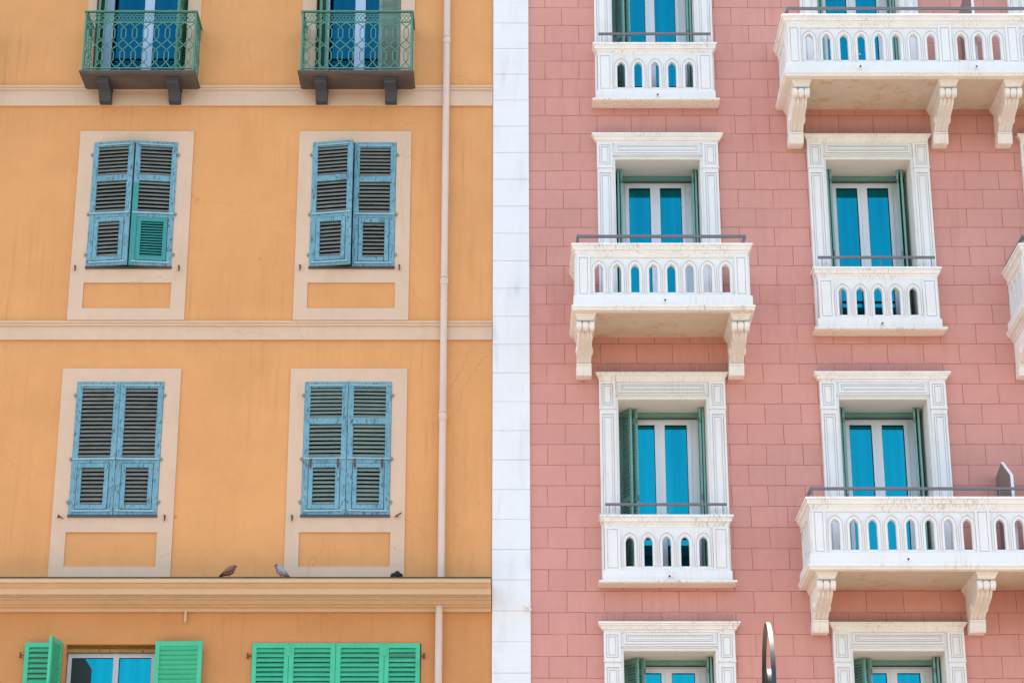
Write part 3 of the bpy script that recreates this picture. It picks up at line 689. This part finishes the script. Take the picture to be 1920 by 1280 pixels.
def big_balcony(S, x0, x1, items, consoles, spouts, divider=None, mid_supports=()):
    d = .95; zt, zbd, zle = S-.15, S-.715, S-.85
    sl = MB()    # base band and slab
    sl.usweep(x0, x1, d, [(-.03,zbd),(.040,zbd),(.046,zbd-.008),(.046,zle+.012),(.052,zle),(.068,zle-.004),(.070,zle-.030),(.060,zle-.036),(.058,zle-.060),(.046,zle-.070),(-.02,zle-.070),(-.03,zle-.05)])
    b = part('balcony', sl, A['stone'], PB)
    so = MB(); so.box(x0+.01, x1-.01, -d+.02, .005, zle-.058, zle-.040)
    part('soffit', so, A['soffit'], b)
    le = MB(); le.usweep(x0, x1, d, [(.0685,zle-.003),(.0735,zle-.003),(.0735,zle-.031),(.062,zle-.037),(.061,zle-.062),(.047,zle-.073),(-.03,zle-.0735)], closed=True)
    part('lower_moulding', le, A['warmstone'], b)
    bal = MB(); zb, zs = S-.655, S-.352
    fr = lambda u, t, z: (u, -d-t, z)
    run(bal, fr, fill(items, x0, x1), zbd, zt, zb, zs)
    for tf in ((lambda u, t, z: (x0-t, -u, z)), (lambda u, t, z: (x1+t, -u, z))):
        it = [('p', .80, .929), ('b', .68-BS*0), ('b', .68-BS), ('b', .68-2*BS)]
        it = [q if q[0] == 'b' else ('p', .80, d-.001) for q in it]
        run(bal, tf, fill(it, 0, .80), zbd, zt, zb, zs)
    # fillet under the coping and a plinth
    bal.usweep(x0, x1, d, [(.0,zt),(.013,zt),(.010,zt-.022),(.0,zt-.024)], closed=True)
    bal.usweep(x0, x1, d, [(.0,zbd),(.016,zbd+.001),(.012,zbd+.020),(.0,zbd+.022)], closed=True)
    part('balustrade', bal, A['stone'], b)
    part('coping', MB().usweep(x0, x1, d, coping_profile(S), closed=True), A['cap'], b)
    part('coping_drip', MB().usweep(x0, x1, d, [(.012,S-.1495),(.0135,S-.1495),(.0135,S-.172),(.004,S-.185),(.004,S-.15)], closed=True), A['warmstone'], b)
    for c in consoles: console(c, zle-.058, b)
    for s in spouts: spout(s, d+.046, zle+.065, b)
    h = MB(); zr = S+.125; dd = d-.02
    h.usweep(x0+.02, x1-.02, dd, [(.018,zr-.016),(.018,zr+.016),(-.018,zr+.016),(-.018,zr-.016)], closed=True)
    xs_ = [x0+.03, x1-.03] + list(mid_supports)
    for x in xs_: h.box(x-.006, x+.006, -dd-.012, -dd+.012, S-.01, zr-.015)
    part('handrail', h, A['steel'], b)
    if divider is not None:
        x = divider; zf = S-.72
        prof = [(0.0,zf),(0.0,S+.56),(.34,S+.64),(.78,S+.34),(.78,zf)]
        n = len(prof); t = .018
        m = MB(); vs = [(x-t,-w,z) for w, z in prof] + [(x+t,-w,z) for w, z in prof]
        m.add(vs, [tuple(range(n)), tuple(range(2*n-1,n-1,-1))] + [(i,(i+1)%n,n+(i+1)%n,n+i) for i in range(n)])
        dv = part('divider_screen', m, A['screen'], b)
        e = MB(); e.strip([(x,-w,z) for w, z in prof], .034, .024, (1,0,0))
        part('divider_frame', e, A['upvc'], dv)
    return b
def small_balcony(S, cx, spx):
    d = .16; hw = .778; x0, x1 = cx-hw, cx+hw; zt, zbd, zle = S-.15, S-.715, S-.85
    sl = MB(); sl.usweep(x0, x1, d, [(-.03,zbd),(.024,zbd),(.030,zbd-.008),(.030,zle),(-.02,zle),(-.03,zle)])
    b = part('balconette', sl, A['stone'], PB)
    bal = MB(); zb, zs = S-.655, S-.352
    fr = lambda u, t, z: (u, -d-t, z)
    items = [('p', x0, x0+.195), ('p', x1-.195, x1)] + [('b', cx+BS*k) for k in (-2,-1,0,1,2)]
    run(bal, fr, fill(items, x0, x1), zbd, zt, zb, zs)
    for s, tf in ((0, lambda u, t, z: (x0-t, -u, z)), (1, lambda u, t, z: (x1+t, -u, z))):
        lbox(bal, tf, -.01, d-.103, -.1, -.001, zbd+.001, zt-.001)
    bal.usweep(x0, x1, d, [(.0,zbd),(.012,zbd+.001),(.009,zbd+.018),(.0,zbd+.02)], closed=True)
    part('balustrade', bal, A['stone'], b)
    part('coping', MB().usweep(x0, x1, d, coping_profile(S), closed=True), A['cap'], b)
    part('lower_moulding', MB().usweep(x0, x1, d, [(-.02,zle-.0005),(.082,zle-.001),(.085,zle-.022),(.074,zle-.027),(.070,zle-.034),(.045,zle-.038),(.02,zle-.040),(-.02,zle-.041)]), A['warmstone'], b)
    spout(spx, d+.03, zle+.06, b)
    h = MB(); zr = S+.135
    h.box(x0+.01, x1-.01, -d-.06, -d-.035, zr-.016, zr+.016)
    for x in (x0+.06, x1-.06, cx+.05): h.box(x-.005, x+.005, -d-.05, -d-.042, S-.01, zr)
    part('handrail', h, A['steel'], b)

for cx, k, kind, aL, aR in wins:
    S, zt = ST[k]; zb = S-.85
    under = (cx < 3 and k == 2) or (3 < cx < 6 and k in (1, 3)) or (cx > 6 and k == 1)
    so = surround(cx, zt, zb, not under)
    pink_window(cx, zt, zb, A['glass'])
    pink_shutters(cx, zt, zb, aL, aR)
    if kind == 's': small_balcony(S, cx, cx+.02)
    spikes(cx-.84, cx+.84, .10, zt+.346, so)
# single-window balconies
def single(S, c):
    x0, x1 = c-1.09, c+1.09
    it = [('p', x0, x0+.17), ('p', x1-.17, x1)] + [('b', c+BS*(k-3.5)) for k in range(8)]
    big_balcony(S, x0, x1, it, (c-.985, c+.985), (c+.02,))
single(ST[1][0], 1.985); single(ST[1][0], 7.70)
# long balconies shared by two windows
for S, sp in ((ST[0][0], (4.66, 6.19)), (ST[2][0], (4.87, 7.6))):
    c = 6.265; x0, x1 = c-2.535, c+2.535
    it = [('p', x0, x0+.17), ('p', x1-.17, x1), ('p', c-.535, c-.360), ('p', c+.360, c+.535)]
    it += [('b', c+BS*k) for k in (-1,0,1)] + [('b', x0+.17+.105+BS*i+.01) for i in range(8)] + [('b', x1-.17-.105-BS*i-.01) for i in range(8)]
    big_balcony(S, x0, x1, it, (c-2.375, c-.43, c+.43, c+2.375), sp, divider=c, mid_supports=(c-1.3, c-.2, c+1.3))

# ------------------------------------------------------------------ street lamp (only the crook is in frame)
LP = thing('street_lamp', 'dark iron street lamp scroll rising in front of the pink building', 'street lamp', (1.46,-15.42,0))
lx, ly, lz, Rr = 1.452, -15.0, 4.03, .44
az = Vector((math.cos(R(-3.0)), math.sin(R(-3.0)), 0))           # across the strip
ah = Vector((-math.sin(R(-3.0)), math.cos(R(-3.0)), 0))          # along the view
def cp(a, r, oy=0, oz=0): return Vector((lx, ly, lz)) + ah*(r*math.cos(a)+oy) + Vector((0,0,1))*(r*math.sin(a)+oz)
pts = [cp(0, Rr) + Vector((0,0,-.9+.1*i)) for i in range(9)] + [cp(PI*i/28, Rr*(1 - .0*i)) for i in range(0, 29)] + [cp(PI+PI*i/20, Rr-.16*i/20*1.0, oy=.0) for i in range(1, 21)]
pts2 = [cp(2*PI*i/40, .28-.13*i/40, oy=0, oz=.0) for i in range(0, 36)]
part('scroll', MB().strip(pts, .024, .012, az), A['lampiron'], LP, smooth=True)
part('inner_scroll', MB().strip([cp(2*PI*i/30 , .12, oz=.06, oy=-.03) for i in range(26)], .026, .012, az), A['lampiron'], LP, smooth=True)
pc = cp(0, Rr)
part('post', MB().lathe(pc.x, pc.y, [(.16,0),(.16,.08),(.13,.12),(.12,.5),(.075,.6),(.06,.75),(.045,2.9),(.055,2.95),(.055,3.0),(.03,3.05),(.02,3.3)], 20), A['lampiron'], LP, smooth=True)
pe = cp(PI, Rr)
lt = part('lantern', MB().lathe(pe.x, pe.y, [(.02,3.30),(.03,3.26),(.14,3.18),(.17,3.14),(.165,3.12)], 6).lathe(pe.x, pe.y, [(.10,2.78),(.11,2.76),(.09,2.72),(.02,2.68)], 6).tube([(pe.x,pe.y,3.3),(pe.x,pe.y,3.62)], .012, 8), A['lampiron'], LP)
part('lamp_glass', MB().lathe(pe.x, pe.y, [(.15,3.12),(.10,2.78)], 6), A['upvc'], lt)
part('lamp_hook', MB().strip([cp(PI, Rr) + Vector((0,0,-.42)), cp(PI, Rr) + Vector((0,0,-.2)), cp(PI, Rr)], .024, .012, az), A['lampiron'], LP)

# ------------------------------------------------------------------ pigeons on the cornice
def pigeon_mat(name, base, wing, neck):
    s = NT(name); tc = s.n('ShaderNodeTexCoord'); sep = s.n('ShaderNodeSeparateXYZ'); s.l(tc.outputs['Object'], sep.inputs[0])
    nz = s.noise(tc.outputs['Object'], 45, 4, .7)
    x = s.math('ADD', sep.outputs[0], s.rng(nz, .3, .7, -.02, .02))
    c = s.mix(s.rng(x, .02, .07), base, neck); c = s.mix(s.rng(x, -.07, -.12), c, wing)
    c = s.mix(s.rng(nz, .5, .7, 0, .6), c, (base[0]*.4, base[1]*.38, base[2]*.4, 1))
    s.l(c, s.b.inputs['Base Color']); s.b.inputs['Roughness'].default_value = .75
    return s.m
def pigeon(label, x, rz, pitch, mt, hunch=0.0, yy=-.38, dz=.0, sc_=.9):
    t = bpy.data.objects.new('pigeon', None); C.objects.link(t); t.location = (x, yy, 8.500-dz); t.rotation_euler = (0,0,rz); t.scale = (sc_,sc_,sc_)
    t['label'] = label; t['category'] = 'pigeon'; t['group'] = 'pigeons perched on the cornice ledge'
    # body runs along +x (head); spine points: (x, z, half width, half height)
    cp_, sp_ = math.cos(pitch), math.sin(pitch)
    sp = [(-.17,.01,.018,.006),(-.13,.012,.026,.010),(-.09,.018,.036,.022),(-.05,.026,.050,.042),(0,.03,.058,.056),(.04,.036,.056,.058),(.07,.052,.044,.050)]
    hd = [(.088-hunch*.3,.082-hunch,.039,.042),(.096-hunch*.3,.108-hunch*1.3,.034,.035),(.106-hunch*.3,.130-hunch*1.5,.031,.032),(.122-hunch*.3,.138-hunch*1.5,.024,.024),(.136-hunch*.3,.137-hunch*1.5,.009,.010)]
    P = []
    for q in sp: P.append((q[0]*cp_-q[1]*sp_, q[0]*sp_+q[1]*cp_, q[2], q[3]))
    ox, oz = P[-1][0]-.07, P[-1][1]-.052
    for q in hd: P.append((q[0]+ox, q[1]+oz, q[2], q[3]))
    n = 16; vs = []; fs = []; m = len(P)
    for i, (px, pz, hw, hh) in enumerate(P):
        a = P[max(i-1,0)]; b = P[min(i+1,m-1)]; tg = Vector((b[0]-a[0], 0, b[1]-a[1])).normalized(); nn = Vector((-tg.z,0,tg.x))
        for k in range(n):
            th = 2*PI*k/n; vs.append(Vector((px,0,pz+.065)) + Vector((0,1,0))*hw*math.cos(th) + nn*hh*math.sin(th))
    for i in range(m-1):
        for k in range(n): fs.append((i*n+k, i*n+(k+1)%n, (i+1)*n+(k+1)%n, (i+1)*n+k))
    fs += [tuple(range(n)), tuple((m-1)*n+k for k in range(n))]
    b = part('body', MB().add(vs, fs), mt, t, smooth=True)
    h = P[-1]; hz = h[1]+.065
    part('beak', MB().tube([(h[0]-.004,0,hz+.001),(h[0]+.010,0,hz-.004),(h[0]+.020,0,hz-.010)], [.006,.004,.0012], 8), A['bracket'], t)
    e = P[-3]
    for s in (-1, 1): part('eye', MB().lathe(e[0]+.006, s*(e[2]-.001), [(.001,e[1]+.065+.0),(.004,e[1]+.068),(.005,e[1]+.071),(.004,e[1]+.074),(.001,e[1]+.077)], 10), A['rust'], t, smooth=True)
    for s in (-1, 1):
        wv = []
        for i, (px, pz, hw, hh) in enumerate(P[1:7]): wv.append((px-.01, s*(hw+.003), pz+.072))
        part('wing', MB().tube(wv, [.006,.014,.024,.032,.034,.016], 10), mt, t, smooth=True)
        m2 = MB().tube([(.0,s*.022,.035),(.004,s*.022,.004)], .004, 6)
        for a in (-.5, 0, .5): m2.tube([(.004,s*.022,.004),(.028*math.cos(a),s*.022+.028*math.sin(a),.003)], .003, 5)
        m2.tube([(.004,s*.022,.004),(-.014,s*.022,.003)], .003, 5)
        part('leg', m2, A['rust'], t)
    return t
pm1 = pigeon_mat('brown_feathers', srgb(122,88,74), srgb(52,40,36), srgb(110,74,58))
pm2 = pigeon_mat('grey_feathers', srgb(150,150,158), srgb(70,72,82), srgb(72,58,84))
pm3 = pigeon_mat('dark_feathers', srgb(52,58,72), srgb(34,38,46), srgb(40,44,60))
pigeon('brown pigeon perched on the cornice ledge with its tail to the left', -3.44, R(14), R(26), pm1, .038)
pigeon('pale grey pigeon with a purplish neck perched on the cornice ledge, tail to the right', -2.80, R(168), R(32), pm2, .032)
pigeon('dark slate pigeon hunched on the cornice ledge below the blue shutters near the downpipe', -1.375, R(-78), R(2), pm3, .045, yy=-.19, dz=.012, sc_=.85)

# ------------------------------------------------------------------ ground, light, camera
PAVE = -15
PK = .42
TINT = (1.2, 1.03, .86, 1)
s = NT('sunlit_paving')
br = s.n('ShaderNodeTexBrick'); s.l(s.pos, br.inputs['Vector']); br.inputs['Scale'].default_value = 1; br.inputs['Brick Width'].default_value = .8; br.inputs['Row Height'].default_value = .4
br.inputs['Mortar Size'].default_value = .01; br.inputs['Color1'].default_value = (.60,.46,.34,1); br.inputs['Color2'].default_value = (.54,.41,.30,1); br.inputs['Mortar'].default_value = (.25,.21,.17,1)
s.l(s.scalecol(br.outputs['Color'], s.rng(s.noise(s.pos, .3, 4), .3, .7, .88*PK, 1.1*PK)), s.b.inputs['Base Color']); s.b.inputs['Roughness'].default_value = .85
paving = s.m
s = NT('asphalt')
s.l(s.scalecol((.055,.053,.05,1), s.rng(s.noise(s.pos, .6, 5), .3, .7, .85, 1.2)), s.b.inputs['Base Color']); s.b.inputs['Roughness'].default_value = .9
g = part('ground', MB().add([(-900,-900,0),(900,-900,0),(900,900,0),(-900,900,0)], [(0,1,2,3)]), s.m, None)
g['kind'] = 'structure'
g = part('pavement', MB().box(-200, 200, PAVE, 0, .004, .14), paving, None); g['kind'] = 'structure'
# added unseen ridge far behind the camera, blocks low sky light from the facades
s = NT('dark_green_blocker'); s.l(s.scalecol((.05,.065,.03,1), s.rng(s.noise(s.pos, .2, 5), .3, .7, .6, 1.4)), s.b.inputs['Base Color']); s.b.inputs['Roughness'].default_value = 1
m = MB(); nx = 60; rnd = random.Random(5)
rows = [(150,0),(190,.55),(240,1.0),(320,.7)]
for r_, h_ in rows:
    for i in range(nx+1):
        a = math.pi*i/nx; k = 1 + .12*math.sin(i*.9) + .08*math.sin(i*2.3+1)
        m.v.append((r_*math.cos(a), -27-r_*math.sin(a), h_*36*k if h_ else -1))
m.f = [(r_*(nx+1)+i, r_*(nx+1)+i+1, (r_+1)*(nx+1)+i+1, (r_+1)*(nx+1)+i) for r_ in range(3) for i in range(nx)]
g = part('horizon_blocker', m, s.m, None); g['kind'] = 'structure'

EL, AZ = R(73), R(-28)     # sun high behind the buildings, so the street fronts stand in open shade
sd = Vector((math.sin(AZ)*math.cos(EL), math.cos(AZ)*math.cos(EL), math.sin(EL)))   # towards the sun (+y = behind the facade)
W = bpy.data.worlds.new('World'); bpy.context.scene.world = W; W.use_nodes = True
nt = W.node_tree; nt.nodes.clear()
sky = nt.nodes.new('ShaderNodeTexSky'); sky.sky_type = 'NISHITA'; sky.sun_disc = False; sky.sun_elevation = EL; sky.sun_rotation = AZ
sky.air_density = 1.0; sky.dust_density = 2.0; sky.ozone_density = 1.0; sky.altitude = 20
bg = nt.nodes.new('ShaderNodeBackground'); bg.inputs['Strength'].default_value = .15
ow = nt.nodes.new('ShaderNodeOutputWorld'); tn = nt.nodes.new('ShaderNodeMix'); tn.data_type = 'RGBA'; tn.blend_type = 'MULTIPLY'; tn.inputs[0].default_value = 1; tn.inputs[7].default_value = TINT
nt.links.new(sky.outputs[0], tn.inputs[6]); nt.links.new(tn.outputs[2], bg.inputs[0]); nt.links.new(bg.outputs[0], ow.inputs[0])
L = bpy.data.lights.new('sun', 'SUN'); L.energy = 4.0; L.angle = R(.5); L.color = (1,.94,.85)
lo = bpy.data.objects.new('sun', L); C.objects.link(lo); lo.rotation_euler = sd.to_track_quat('Z', 'Y').to_euler(); lo.location = (0,30,40)

cam = bpy.data.cameras.new('camera'); co = bpy.data.objects.new('camera', cam); C.objects.link(co)
cam.sensor_width = 36; cam.lens = 4168/1920*36; cam.shift_x = 10/1920; cam.clip_end = 3000; cam.clip_start = .1
co.location = (0, -27.2, 1.6); co.rotation_euler = (R(90+20.5), 0, 0)
sc = bpy.context.scene; sc.camera = co
sc.view_settings.view_transform = 'Standard'; sc.view_settings.look = 'None'; sc.view_settings.exposure = 2.06; sc.view_settings.gamma = 1
for o in bpy.data.objects:
    if '_world' in o: del o['_world']
